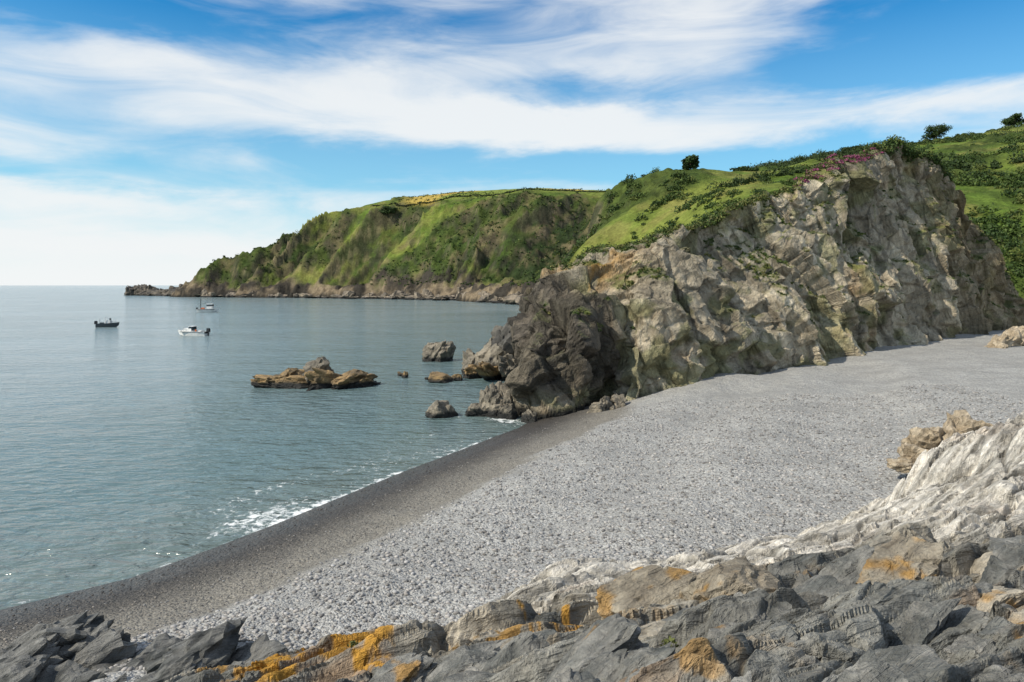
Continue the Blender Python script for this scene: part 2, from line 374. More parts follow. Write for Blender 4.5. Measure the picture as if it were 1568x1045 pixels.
def tree(name,x,y,z,h,r,col=(.035,.062,.017),n=3000,ls=.2,lean=0):
    e=bpy.data.objects.new(name,None);scene.collection.objects.link(e)
    V=[];F=[]
    def limb(p,q,r0,r1):
        p,q=np.array(p),np.array(q);d=q-p;d/=np.linalg.norm(d);u=np.cross(d,[.3,1,.2]);u/=np.linalg.norm(u);w=np.cross(d,u);o=sum(len(a) for a in V)
        th=np.linspace(0,2*np.pi,8,endpoint=False)
        ring=np.cos(th)[:,None]*u+np.sin(th)[:,None]*w
        V.append(np.r_[p+ring*r0,(p+q)/2+ring*(r0+r1)/2+rng.normal(size=3)*.03*h,q+ring*r1])
        for k in (0,8):
            for i in range(8): F.append((o+k+i,o+k+(i+1)%8,o+k+8+(i+1)%8,o+k+8+i))
    b0=(x,y,z-.4);t0=(x+lean*.3,y,z+h*.30);limb(b0,t0,.05*h,.03*h)
    lf=Leaves();K=20
    for k in range(K):
        a=k*2.4;u=rng.random();rr=r*(.15+.55*rng.random())*(1-.5*max(0,u-.5));q=(x+lean+math.cos(a)*rr,y+math.sin(a)*rr,z+h*(.26+.52*u))
        limb(t0,q,.02*h,.006*h);lf.clump(q,(r*.42,r*.42,h*.2),n//K,ls,np.array(col)*(.75+.6*rng.random()),1.)
    mk('trunk',np.concatenate(V),F,M_bark,None,True,e);lf.build('crown',e)
def sky_spot(b,lo,hi):
    c=[(y_*b,y_) for y_ in range(lo,hi,10)];return max(c,key=lambda c:(lz(*c)-EYE)/c[1])
best=sky_spot(.262,230,420)
tree('round_tree',best[0],best[1],lz(*best)-.4,best[1]/38,best[1]/66,n=4600,ls=.36)
for b_,hh_,rr_ in [(.622,.026,.024),(.735,.022,.02),(.50,.016,.022),(.34,.014,.022)]:
    q=sky_spot(b_,200,340);tree('round_tree',q[0],q[1],lz(*q)-.9,q[1]*hh_,q[1]*rr_,n=3600,ls=.3)
tree('round_tree',-97,532,lz(-97,532)-2,8,9,n=2000,ls=.6)
# ------------------------------------------------------------------ main cliff
ST=[
[(-.6,60,-2),(0,60,-.5),(1.2,60,3),(2.0,61,6.5),(3.2,62,9.8),(6,64,10),(10,68,7)],
[(.1,47.2,-2),(.3,47.4,-.3),(.7,48,3),(1.5,49.5,6),(3.3,52,8.0),(4.2,58,9.9),(8,66,8.5)],
[(1.3,45.2,-2),(1.5,45.5,-.2),(1.9,46.3,3),(2.9,47.5,6),(4.2,49,7.3),(6.4,58,11.5),(10,66,9.5)],
[(5,45.3,-2),(5.1,45.6,.4),(5.2,46.5,3),(5.3,47.5,6),(5.8,50,8),(7.,57,12),(11,66,11)],
[(7.1,48.6,-2),(7.2,50.3,.6),(7.6,52.6,2.5),(7.6,51.2,4.6),(7.8,50.2,6.8),(9,57,12.2),(14,66,11.5)],
[(7.6,46.2,-2),(7.7,46.5,.9),(8.6,48,3.5),(9.2,50,6.5),(10,53,9.5),(12,58,13.2),(17,66,12)],
[(12,49,-2),(12.1,49.3,1.4),(12.8,50.5,4.5),(13.5,53,8),(14.5,56,12),(16.5,59,15),(22,69,13)],
[(17.8,53.7,-2),(17.9,54,1.6),(18.5,55.5,5.5),(19.5,58,9.5),(20.5,60.5,13),(22,63,16.8),(28,74,15)],
[(24.4,57.2,-2),(24.5,57.5,1.9),(25.3,59,6.5),(26,62,11.5),(27,65,15.5),(28.5,68,19),(36,80,17.5)],
[(34.9,65.5,-2),(35,65.8,2.2),(35.5,67,8),(36,69.5,14),(37,72,19),(38.5,74,23.0),(46,85,20.5)],
[(44.9,73.6,-2),(45,74,2.4),(45.3,74.5,9),(45,76,16),(45,77.5,21),(45,79,25.2),(51,89,21)],
[(57.4,83.6,-2),(57.5,84,2.7),(57,84,8),(55.5,83,14),(53.5,82.5,19),(51,82,23.4),(57,92,18)],
[(71,94.8,-2),(71,95,3),(70,94,6),(67,92,10),(63,90,14.5),(57,88,19),(66,101,12)],
[(79,104,-2),(78,104,3),(77,103,5),(75,102,8),(70,99,11),(64,95,13),(72,110,6)]]
A=np.array(ST,float)
def resample(A,n,axis):
    A=np.moveaxis(A,axis,0)
    dd=np.linalg.norm(np.diff(A,axis=0),axis=2).mean(1);s=np.r_[0,np.cumsum(dd)];s/=s[-1]
    u=np.linspace(0,1,n);k=np.clip(np.searchsorted(s,u,side='right')-1,0,len(s)-2)
    t=((u-s[k])/(s[k+1]-s[k]))[:,None,None]
    Pm=A[np.maximum(k-1,0)];P0=A[k];P1=A[k+1];P2=A[np.minimum(k+2,len(A)-1)]
    m0=(P1-Pm)*.5*.8;m1=(P2-P0)*.5*.8
    o=(2*t**3-3*t**2+1)*P0+(t**3-2*t**2+t)*m0+(-2*t**3+3*t**2)*P1+(t**3-t**2)*m1
    return np.moveaxis(o,0,axis),s
NU,NV=1080,500
Gc,_=resample(A,NU,0);Gc,sv=resample(Gc,NV,1);VC=sv[5]
Nc=gnorm(Gc).reshape(-1,3);P=Gc.reshape(-1,3)
if Nc[(NU//2)*NV+NV//3,1]>0: Nc=-Nc
R1=frame((.45,.1,-.88),(.8,.5,.2));R2=frame((.9,.3,.35),(-.2,.9,.1))
vv=np.tile(np.linspace(0,1,NV),NU)
edge=sst(1,.9,vv)*sst(0,.03,np.repeat(np.linspace(0,1,NU),NV)+.01)
d1,e1,c1=facet(P,(8.5,5,5),R1,101,1.05,.07)
d2,e2,c2=facet(P,(3.8,2.1,2.4),R1,102,1.1,.10)
d3,e3,c3=facet(P,(1.5,.85,.95),R2,103,1.1,.16)
d4,e4,c4=facet(P,(.6,.4,.4),R1,104,1.,.25)
crf=1-.6*sst(VC-.12,VC-.02,vv)
disp=(1.8*d1+.6*fbm(P/8,3,110))*crf+.85*d2*(.3+.7*crf)+.28*d3+.08*d4-.18*sst(.10,0,e1)-.10*sst(.08,0,e2)+.04*fbm(P*1.5,3,112)
Q=P+Nc*(disp*edge)[:,None]
Nq=gnorm(Q.reshape(NU,NV,3)).reshape(-1,3)
Nq*=np.where((Nq*Nc).sum(1)<0,-1,1)[:,None]
n1=fbm(P/9,4,120);n2=fbm(P/2.2,4,121);n3=fbm(P@R1/np.array([6,.7,.7]),4,122)
col=lerp(C(.33,.275,.195),C(.62,.55,.42),np.clip(c2*.4+c1*.25+.35*sst(-.4,.4,n2),0,1))
col=lerp(col,C(.19,.165,.13),sst(.12,.45,n3)*.55)
col=lerp(col,C(.43,.27,.12),sst(.12,.5,n2*.6+n1*.6)*.55)
col=lerp(col,C(.17,.15,.115),sst(.08,.4,-n1+.3*n2)*.5)
col=lerp(col,C(.14,.155,.045),sst(.05,.35,fbm(P/1.8,4,131)+.5*fbm(P/10,2,133))*.55)
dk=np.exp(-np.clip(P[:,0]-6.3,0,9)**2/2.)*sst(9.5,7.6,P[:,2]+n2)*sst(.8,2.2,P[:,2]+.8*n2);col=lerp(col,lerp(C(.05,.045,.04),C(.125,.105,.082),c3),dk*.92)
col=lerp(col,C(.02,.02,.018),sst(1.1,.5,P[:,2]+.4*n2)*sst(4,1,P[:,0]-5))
col=lerp(col,C(.19,.145,.08),sst(42,58,P[:,0]+6*n2)*.68)
col*= (.6+.4*sst(0,.08,e2))[:,None]*(.8+.2*sst(0,.10,e3))[:,None]*(.86+.28*c3)[:,None]
col=lerp(col,C(.45,.23,.03),sst(-.05,.25,n2)*np.exp(-((P[:,0]-5.5)**2/14+(P[:,2]-11)**2/3))*.9)
gm=sst(.44,.70,Nq[:,2]+.25*n2)*sst(-.02,.2,n1*.6+fbm(P/3,3,130)+.12)*sst(3.5,7,P[:,2])
crest=sst(VC-.06,VC+.0,vv+.05*n2)*sst(7,12,P[:,0])
gm=np.clip(gm*.85+crest*sst(.10,.40,Nq[:,2]),0,1)
gcol=lerp(C(.065,.095,.022),C(.16,.165,.055),sst(-.4,.4,n2+n1))
col=lerp(col,gcol,gm)
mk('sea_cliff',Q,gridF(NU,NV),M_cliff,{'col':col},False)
tf=Leaves();hz=Leaves()
gi=np.where((gm>.55)&(Q[:,1]<110)&(vv<VC+.15))[0]
for i in rng.choice(gi,min(5200,len(gi)),replace=False):
    r=.12+.33*rng.random()**2
    if vv[i]>VC-.05: r*=1.8
    tf.clump(Q[i]-np.array([0,0,.05]),(r,r,r*.8),26,.09,[(.065,.10,.022),(.12,.14,.036),(.045,.073,.018),(.15,.145,.05)][rng.integers(4)])
tf.build('clifftop_grass')
ci=np.where((vv>VC-.05)&(vv<VC+.005)&(P[:,0]>28)&(P[:,0]<44))[0]
for i in rng.choice(ci,230,replace=False):
    hz.clump(Q[i]+np.array([0,0,.05]),(.5,.45,.3),30,.08,(.27,.07,.15) if rng.random()<.65 else (.10,.11,.04))
hz.build('heather')
bs=Leaves()
bi=np.where((vv>VC-.03)&(vv<VC+.05)&(P[:,0]>38)&(P[:,0]<54))[0]
for i in rng.choice(bi,120,replace=False):
    r=.45+1.05*rng.random()**1.3
    bs.clump(Q[i]-np.array([0,0,.1]),(r,r,r*1.1),170,.12,greens[rng.integers(5)],.3)
bs.build('clifftop_bush')
# ------------------------------------------------------------------ polytope rocks
def icos(sub):
    bm=bmesh.new();bmesh.ops.create_icosphere(bm,subdivisions=sub,radius=1)
    V=np.array([v.co[:] for v in bm.verts]);F=np.array([[v.index for v in f.verts] for f in bm.faces]);bm.free();return V,F
ICO={k:icos(k) for k in (4,5,6)}
def rockshape(sub,seed,planes=13,rough=.05):
    D,F=ICO[sub];rg=np.random.default_rng(seed)
    n=rg.normal(size=(planes,3));n/=np.linalg.norm(n,axis=1)[:,None]
    n=np.r_[n,[[0,0,1],[0,0,-1],[1,0,0],[-1,0,0],[0,1,0],[0,-1,0]]+rg.normal(size=(6,3))*.2];n/=np.linalg.norm(n,axis=1)[:,None]
    dd=.55+.45*rg.random(len(n))
    r=dd[None]/np.maximum(D@n.T,.08);k=90
    rm=-np.log(np.exp(-k*(np.minimum(r,3)-r.min(1)[:,None])).sum(1))/k+r.min(1)
    Pq=D*rm[:,None]
    f,e,c=facet(Pq+seed*3.7,(.6,.4,.3),frame((1,.3,.1),(0,1,.2)),seed,1.,.1)
    Pq=Pq*(1+rough*2.4*f-rough*.6*sst(.1,0,e)+rough*.5*fbm(Pq*4+seed,4,seed))[:,None]
    return Pq,F,c
class Rocks:
    def __init__(s): s.V=[];s.F=[];s.C=[];s.n=0
    def add(s,c,size,rot=0,tilt=0,seed=0,sub=4,ca=(.2,.2,.2),cb=(.35,.33,.3),wet=None,lichen=0,top=None,rough=.05):
        P,F,cc=rockshape(sub,seed,13,rough);P=P*np.array(size)
        a,b_=math.cos(tilt),math.sin(tilt);P=np.stack([P[:,0]*a+P[:,2]*b_,P[:,1],-P[:,0]*b_+P[:,2]*a],1)
        a,b_=math.cos(rot),math.sin(rot);P=np.stack([P[:,0]*a-P[:,1]*b_,P[:,0]*b_+P[:,1]*a,P[:,2]],1)+np.array(c)
        n=fbm(P*1.7/max(.3,min(size)),4,seed+3);col=lerp(C(*ca),C(*cb),np.clip(.5*cc+.5*sst(-.4,.4,n),0,1))
        if top: col=lerp(col,C(*top),sst(.1,.5,n+.9*(P[:,2]-c[2])/size[2]-.3)*.8)
        if lichen: col=lerp(col,C(.45,.23,.025),sst(.2,.4,fbm(P*3,4,seed+9))*sst(-.2,.4,(P[:,2]-c[2])/size[2])*lichen)
        if wet is not None: col=lerp(col,C(.018,.018,.016),sst(wet+.25,wet,P[:,2]+.12*n))
        s.V.append(P);s.F.append(F+s.n);s.C.append(col);s.n+=len(P)
    def build(s,name,mat,smooth=False): return mk(name,np.concatenate(s.V),np.concatenate(s.F),mat,{'col':np.concatenate(s.C)},smooth)
br=dict(ca=(.11,.08,.042),cb=(.33,.22,.10));gr=dict(ca=(.08,.073,.058),cb=(.29,.25,.19));dkc=dict(ca=(.045,.043,.04),cb=(.13,.12,.10))
R=Rocks()
for i,(dx,dy,dz,sx,sy,sz,kw) in enumerate([(-4,0,.2,2.2,1.4,1.1,br),(-2.6,.8,.4,2.2,1.4,1.2,br),(-1.3,-.3,.2,2.2,1.3,1.0,br),(.1,.3,.9,1.9,1.2,2.0,gr),(1.5,-.2,.4,2.1,1.3,1.2,br),(3.2,.2,.3,2.4,1.3,1.3,br),(4.4,.4,.1,1.5,.9,.8,br),(.4,-.9,0,2.8,.8,.6,br)]):
    R.add((-17.4+dx,60.8+dy,dz),(sx,sy,sz),.2*i,.15*(-1)**i,200+i,5,wet=.35,rough=.10,**kw)
R.build('sea_rock',M_sea)
R=Rocks()
R.add((-9.2,81.5,.7),(1.4,1.2,2.2),.3,.1,220,5,wet=.35,rough=.10,**gr);R.add((-7.9,81.2,.6),(1.4,1.1,2.),.9,-.2,221,5,wet=.35,rough=.10,**gr);R.build('sea_rock',M_sea)
R=Rocks()
for i,(X0,Y0,Z0,sx,sy,sz,kw) in enumerate([(-1.9,68,1.2,3.0,1.8,3.1,gr),(-.6,68.5,1.9,3.0,2,4.4,dkc),(-3.4,66.8,.3,2.0,1.2,1.1,br),(-1.7,65.6,.2,3.,1,1.,br),(.2,66,.6,2.4,1.5,2.4,gr),(-3.8,68.6,.6,1.8,1.2,1.9,gr)]):
    R.add((X0,Y0,Z0),(sx,sy,sz),.4*i,.45,230+i,5,wet=.4,rough=.10,**kw)
for i,(X0,Y0,w,h) in enumerate([(-6.6,63.6,1.4,.7),(-10.4,66.5,.5,.5),(-5.2,64.6,.9,.5),(-11,67.5,.4,.3),(-8,65,.35,.25),(-14.6,64,.35,.25)]):
    R.add((X0,Y0,h*.3),(w,w*.7,h),i,.1,240+i,4,wet=.2,**br)
R.build('sea_rock',M_sea)
R=Rocks()
R.add((-5.1,46.8,.3),(1.1,.8,1.05),.5,.2,250,4,wet=.25,**gr);R.add((-4.5,46.9,.1),(.8,.6,.8),1,.1,251,4,wet=.25,**gr);R.build('sea_rock',M_sea)
R=Rocks()
for i,(X0,Y0,Z0,a,h) in enumerate([(-2.5,47.2,.2,1.,.9),(-1.7,47.4,.5,1.1,1.6),(-.9,47.8,.6,1.1,1.8),(-1.1,46.6,.1,.9,.8),(-.1,46.3,.2,.8,1.),(1.2,45.0,.1,.8,.7),(5.6,45.2,.6,.7,.9),(6.3,46,.7,.6,1.),(7.2,46.4,.9,.7,.8),(6.7,45.3,.6,.4,.4)]):
    R.add((X0,Y0,Z0),(a,a*.8,h),i,.4,260+i,5,wet=.35 if X0<3 else None,rough=.09,**gr)
R.build('sea_rock',M_sea)
R=Rocks()
for i in range(80):
    t=rng.random();X0=-345+115*t;Y0=624-90*t+rng.normal()*4;bumpy=math.exp(-((X0+330)/14)**2)+1.1*math.exp(-((X0+268)/16)**2)
    h=4+8*bumpy*(.5+.5*rng.random());w=6+6*rng.random()
    R.add((X0,Y0,.3),(w,w*.8,h),rng.random()*6,.2,300+i,4,wet=.9,rough=.07,ca=(.03,.028,.025),cb=(.14,.115,.085))
for i in range(150):
    t=rng.random();k=int(t*4.999);cs=[(-231,522),(-150,490),(-79,450),(-33,409),(5,336),(19,280)];a,b_=cs[k],cs[k+1];u=rng.random()
    X0=a[0]+(b_[0]-a[0])*u+rng.normal()*4;Y0=a[1]+(b_[1]-a[1])*u+rng.normal()*4-3;w=2+6*rng.random()
    R.add((X0,Y0,.3),(w,w*.8,.8+5*rng.random()**1.5),rng.random()*6,.2,380+i,4,ca=(.06,.052,.042),cb=(.30,.245,.18),wet=1.,rough=.09)
R.build('headland_rocks',M_sea)
# ------------------------------------------------------------------ foreground rock
FC=[(-4.6,9.3,3.5),(-2.4,9,4.2),(-1.2,9.5,4.2),(.4,9.6,4.35),(2.2,14,3.15),(4.9,14,3.4),(7.4,15,3.6),(8.2,17,3.15),(8.3,13,4.55),(9.75,13,4.9),(1.8,8.5,4.9),(1.5,5,6.25),(4.1,7,5.85),(3.4,4.5,6.55),(6,8,5.8),(.1,5.5,5.75),(-1.1,6.5,5.15),(-2.8,7.5,4.5),(-5,8.6,3.4),
(-7,9,1.2),(-7,12,.2),(-4.5,11.5,.6),(-3,12.4,.6),(-1.3,12.6,1.8),(.4,12.5,3.2),(.76,17.3,1.7),(-1.1,15.4,1.2),(6.1,17.5,2.2),(8.9,18.6,2.4),(0.4,19.5,0),(6,20,.4),(9,21,.8),(-2,17.5,-.3),(-3.5,15,-.6),
(13.5,18,5.5),(12.6,19,4.8),(12.2,20,3.6),(11.,17,4.1),(10.5,20,2.2),(13.5,22,2.0),(16,22,4.5),(12,24,.6),(18,26,1),(20,18,7.0),(12,8,7),(12,4,8),(6,2,7.2),(0,1,7.2),(-4,2,6),(-6,5,4),(-10,5,1.5),(-14,12,-1),(-9,16,-1),(26,24,6),(8,10.5,5.3),(4,11,4.3)]
ff=rbf(FC,.5)
ts=np.linspace(-1.15,1.3,960);yy=np.geomspace(1.6,27,780)
T,Y=np.meshgrid(ts,yy,indexing='ij');x=(T*Y).ravel();y=Y.ravel()
P2=np.stack([x,y,0*x],1)
wx=x+.35*vnoise(P2*.7,1);wy=y+.35*vnoise(P2*.7,2)
z0=ff(wx,wy);P=np.stack([x,y,z0*.5],1)
sm=np.exp(-((x-5)**2/90+(y-15.5)**2/10))
RF=frame((.86,.5,.1),(-.5,.86,-.1))
cr=-.5*x+.86*y;al=.86*x+.5*y
def saw(sp,seed,wa):
    q=cr/sp+wa*fbm(np.stack([al/(sp*5),cr/(sp*2.5),0*x],1),3,seed);k=np.floor(q);f=q-k
    A_=.65+.7*vnoise(np.stack([al/(sp*3),k*7.7,0*x],1),seed)
    return (np.where(f<.13,sst(0,1,f/.13),1-(f-.13)/.87)-.5)*A_,f,A_
s1,f1,r1=saw(1.5,440,.8);s2,f2,r2=saw(.5,450,.7);s3,f3,r3=saw(.17,460,.8)
d1,e1,c1=facet(P,(3.6,1.6,1.8),RF,401,.7,.10)
d2,e2,c2=facet(P,(1.3,.6,.65),RF,402,.95,.12)
d3,e3,c3=facet(P,(.48,.26,.28),RF,403,1.1,.16)
d4,e4,c4=facet(P,(.17,.11,.11),RF,404,1.,.25)
am=1-.4*sm
zz=z0+am*(.30*s1+.15*s2+.03*s3+.30*d1+.20*d2+.09*d3+.022*d4-.08*sst(.07,0,e1)-.05*sst(.06,0,e2))+.06*fbm(P2*.9,3,410)+.01*fbm(P2*5,3,411)
pu=am*(.10*d1+.08*d2+.04*d3)
Q=np.stack([x-pu*.4,y-pu,zz],1)
n1=fbm(P2*.45,4,420);n2=fbm(P2*1.6,4,421);n3=fbm(np.stack([al/1.6,cr/.13,0*x],1),4,422)
dark=lerp(C(.10,.105,.10),C(.30,.29,.255),np.clip(.4*c2+.3*c3+.35*sst(-.4,.4,n2),0,1))
tan=lerp(C(.28,.24,.18),C(.48,.43,.345),sst(-.4,.4,n2))
pale=lerp(C(.46,.43,.375),C(.70,.66,.59),sst(-.3,.4,n3))
wp=np.clip(sst(10.,12.8,y+1.0*n1)*sst(-1.5,.8,x+.8*n2),0,1)
wt=np.clip(np.exp(-((x+1.2)**2/9+(y-9)**2/1.6))*1.2+.6*sst(5.5,9,y+x*.1+2.*n1)*sst(-2,0,x),0,1)
col=lerp(dark,tan,wt*sst(-.45,.15,n2+c1*.6-.3));col=lerp(col,pale,wp*.95)
col=lerp(col,C(.38,.24,.13),sst(.2,.5,n1+.4*n3)*.5*(1-wp*.5))
col=lerp(col,C(.13,.13,.12),sst(.12,.4,-n3)*.45*(1-.5*wp))
l1=fbm(P2*2.6,5,430);l2=fbm(P2*7,4,435)
lic=sst(.08,.22,l1+.35*l2+.30*np.exp(-((x+1.4)**2/9+(y-8.8)**2/1.4))-.20)*np.clip(1.1*np.exp(-((x+1.4)**2/12+(y-8.7)**2/2.4))+.55*sst(.0,.35,n1)*sst(11,8,y),0,1)
col=lerp(col,C(.48,.25,.03),lic*.9*(1-wp))
col*=((.5+.5*sst(0,.07,e1))*(.62+.38*sst(0,.06,e2))*(.8+.2*sst(0,.06,e3)))[:,None]
mk('foreground_rocks',Q,gridF(len(ts),len(yy)),M_fg,{'col':col},False)
def fz(x,y): return float(ff(np.array([x],float),np.array([y],float))[0])
R=Rocks()
blk=[(1.7,8.3,1.1,.55,.5,.5),(2.4,7.6,.7,.5,.35,.2),(4.2,7.2,.55,.4,.35,.9)]
for i,(X0,Y0,a,b_,c_,ro) in enumerate(blk):
    R.add((X0,Y0,fz(X0,Y0)+.12),(a,b_,c_),ro,-.25,500+i,5,ca=(.19,.16,.12),cb=(.36,.32,.25),lichen=.6,rough=.06)
for i in range(110):
    Y0=3.4+5.6*rng.random()**1.3;X0=-.3*Y0+rng.random()*1.25*Y0
    if X0<.1*Y0 and Y0>7: continue
    a=(.11+.26*rng.random()**1.6)*(.5+Y0/11)
    dkf=rng.random()<.75
    R.add((X0,Y0,fz(X0,Y0)-.02),(a*1.9,a*1.05,a*.55),.5+rng.normal()*.3,-.3+rng.normal()*.15,520+i,5,ca=(.09,.095,.09) if dkf else (.22,.19,.145),cb=(.27,.26,.235) if dkf else (.41,.37,.30),lichen=.6 if rng.random()<.2 else 0,rough=.08)
R.build('boulder_pile',M_fg,False)
R=Rocks()
for i in range(120):
    X0=-12.4+9.4*rng.random();Y0=13.2+1.7*rng.random()-.18*(X0+9)
    a=.25+.55*rng.random()**1.5;zb=.6+1.2*math.exp(-((X0+9.2)**2)/2.4)+.6*float(sst(-8.5,-6,np.array(X0)))+.9*math.exp(-((X0+5.9)**2)/1.4)
    R.add((X0,Y0-.8,zb-.2),(a*1.4,a*.85,a*.75),.6+rng.normal()*.3,-.4+rng.normal()*.2,640+i,4,ca=(.04,.043,.043),cb=(.13,.132,.125),top=(.19,.187,.175),rough=.09)
R.build('shore_rocks',M_fg)
R=Rocks()
for i,(X0,Y0,Z0,a,h) in enumerate([(14.1,24,2.9,.7,.6),(14.9,24.6,3.2,.9,.8),(15.6,24.2,3.4,.8,.9),(13.4,23.5,2.8,.5,.3),(16.5,24.8,3.4,1.,1.),(47,66,3.2,1.6,1.2),(50,68,3.4,2.2,1.6),(46,64.5,3.,1.1,.7),(53,70,3.4,2,1.5)]):
    R.add((X0,Y0,Z0),(a,a*.8,h),i*.7,.25,700+i,4,ca=(.26,.20,.13),cb=(.47,.40,.30),rough=.1)
R.build('beach_boulders',M_fg)
tf=Leaves()
for (X0,Y0) in [(-1.9,8.2),(1.25,5.4),(2.3,4.9)]:
    tf.clump((X0,Y0,fz(X0,Y0)+.1),(.09,.08,.07),50,.02,(.11,.125,.04))
tf.build('grass_tuft')
bm=bmesh.new();bmesh.ops.create_cone(bm,cap_ends=True,segments=10,radius1=.13,radius2=.11,depth=3.2)
me=bpy.data.meshes.new('wooden_post');bmesh.ops.bevel(bm,geom=bm.edges[:],offset=.01,segments=1);bm.to_mesh(me);bm.free();me.materials.append(plain('old_timber',(.3,.26,.2),.8))
o=bpy.data.objects.new('wooden_post',me);scene.collection.objects.link(o)
o.location=(82,120,lz(82,120)+1.3)
# ------------------------------------------------------------------ boats
M_white=plain('white_gelcoat',(.72,.72,.70),.3);M_navy=plain('dark_hull_paint',(.04,.05,.06),.35);M_glass=plain('cabin_glass',(.02,.03,.04),.08);M_blk=plain('black_engine',(.015,.015,.017),.35);M_steel=plain('rail_steel',(.55,.55,.55),.3,1);M_or=plain('orange_buoy',(.7,.16,.04),.5)
def hull(L,B,H,mat,par):
    n=22;V=[];F=[]
    for i in range(n):
        t=i/(n-1);x=L*(t-.5);b=B/2*(1-max(0,(t-.45)/.55)**2.3)*(.9+.1*min(1,t*4));b=max(b,.02)
        sh=H*(1+.35*t*t);k=-.3+(.3+sh*.6)*max(0,(t-.75)/.25)**2.2
        V+=[(x,0,k),(x,b*.8,k*.3+.12*sh),(x+.04*L*t,b,sh),(x+.04*L*t,b*.86,sh+.02),(x+.02*L*t,b*.82,sh*.55),(x,0,sh*.5)]
        V+=[(x,-b*.8,k*.3+.12*sh),(x+.04*L*t,-b,sh),(x+.04*L*t,-b*.86,sh+.02),(x+.02*L*t,-b*.82,sh*.55)]
    ring=[0,1,2,3,4,5,9,8,7,6]
    for i in range(n-1):
        for j in range(10):
            a,c=ring[j],ring[(j+1)%10];F.append((i*10+a,(i+1)*10+a,(i+1)*10+c,i*10+c))
    me=bpy.data.meshes.new('hull');me.from_pydata(V,[],F+[tuple(ring)]);me.materials.append(mat)
    o=bpy.data.objects.new('hull',me);scene.collection.objects.link(o);o.parent=par
    return o
def part(name,kind,loc,size,mat,par,taper=1,rot=(0,0,0),bev=.04,shift=0):
    bm=bmesh.new()
    if kind=='box': bmesh.ops.create_cube(bm,size=1)
    else: bmesh.ops.create_cone(bm,cap_ends=True,segments=12,radius1=.5,radius2=.5,depth=1)
    for v in bm.verts:
        if v.co.z>0: v.co.x=v.co.x*taper+shift;v.co.y*=(taper+1)/2
        v.co.x*=size[0];v.co.y*=size[1];v.co.z*=size[2]
    if bev: bmesh.ops.bevel(bm,geom=bm.edges[:],offset=min(bev,min(size)*.3),segments=2,affect='EDGES')
    me=bpy.data.meshes.new(name);bm.to_mesh(me);bm.free();me.materials.append(mat)
    o=bpy.data.objects.new(name,me);o.location=loc;o.rotation_euler=rot;scene.collection.objects.link(o);o.parent=par;return o
def rail(par,L,B,z,x0,x1,h=.45):
    for sgn in (-1,1):
        part('rail','cyl',((x0+x1)/2,sgn*B*.36,z+h),(.045,.045,abs(x1-x0)),M_steel,par,rot=(0,math.pi/2,-sgn*.12),bev=0)
        for k in range(4): part('stanchion','cyl',(x0+(x1-x0)*k/3,sgn*B*(.38-.02*k),z+h/2),(.04,.04,h),M_steel,par,bev=0)
def outboard(par,x,z):
    part('engine_cowl','box',(x-.3,0,z+.5),(.6,.5,.7),M_blk,par,.8);part('engine_leg','box',(x-.28,0,z-.25),(.22,.16,1.1),M_blk,par,.9);part('engine_bracket','box',(x-.02,0,z+.1),(.25,.3,.3),M_blk,par)
def boat(x,y,yaw):
    e=bpy.data.objects.new('motor_boat',None);scene.collection.objects.link(e);e.location=(x,y,.0);e.rotation_euler=(0,0,yaw);return e
e=boat(-57,122,math.radians(172));hull(5.4,2.1,.75,M_white,e)
part('rubbing_strake','box',(-.3,0,.70),(4.4,2.16,.06),M_navy,e,bev=.01)
part('cuddy','box',(.75,0,1.05),(1.9,1.5,.55),M_white,e,.75,shift=-.05);part('wheelhouse','box',(.15,0,1.35),(.9,1.35,.55),M_glass,e,.8,shift=-.08);part('roof','box',(.05,0,1.66),(1.0,1.3,.08),M_white,e)
part('seat_locker','box',(-1.5,0,.7),(.7,1.2,.45),M_white,e);outboard(e,-2.65,.5);rail(e,5.4,2.1,.85,.9,2.3)
part('buoy','cyl',(-1,.7,.95),(.3,.3,.4),M_or,e,bev=.08)
e=boat(-87,147,math.radians(12));hull(4.2,1.8,.75,M_navy,e)
part('console','box',(.1,0,1.0),(1.2,1.,1.),M_white,e,.8);part('windscreen','box',(.45,0,1.65),(.1,.9,.5),M_glass,e,.8,bev=.01);part('engine_box','box',(-1.2,0,.75),(.6,.8,.5),M_navy,e);outboard(e,-2.05,.5);rail(e,4.2,1.8,.85,.6,1.8,.4)
part('radar_arch','box',(-.4,0,1.95),(.12,1.2,.1),M_white,e,bev=.02)
for q in (-.55,.55): part('arch_leg','cyl',(-.4,q,1.4),(.08,.08,1.1),M_white,e,bev=0)
part('flag_staff','cyl',(-1.6,0,1.3),(.06,.06,1.),M_blk,e,bev=0)
e=boat(-102,229,math.radians(8));hull(6.6,2.6,1.0,M_white,e)
part('sheer_band','box',(-.4,0,.88),(5.2,2.66,.14),M_navy,e,bev=.01)
part('wheelhouse','box',(.7,0,1.9),(2.0,1.6,1.7),M_white,e,.88);part('window_band','box',(.7,0,2.2),(1.98,1.62,.5),M_glass,e,.95,bev=.02);part('roof','box',(.7,0,2.8),(2.2,1.7,.1),M_white,e)
part('mast','cyl',(-2.3,0,2.6),(.2,.2,3.8),M_blk,e,bev=0);part('boom','cyl',(-1.2,0,2.9),(.08,.08,2.2),M_blk,e,rot=(0,math.pi/2-.2,0),bev=0)
part('gantry','box',(-2.6,0,2.2),(.12,1.9,.12),M_steel,e,bev=.02)
for q in (-.9,.9): part('gantry_leg','cyl',(-2.6,q,1.6),(.09,.09,1.3),M_steel,e,bev=0)
part('aerial','cyl',(1.0,.3,3.8),(.05,.05,2.),M_steel,e,bev=0);rail(e,6.6,2.6,1.2,1.4,2.9,.5)
part('pot_stack','box',(-1.6,0,1.2),(1.0,1.3,.5),M_or,e,.9);outboard(e,-3.2,.7)
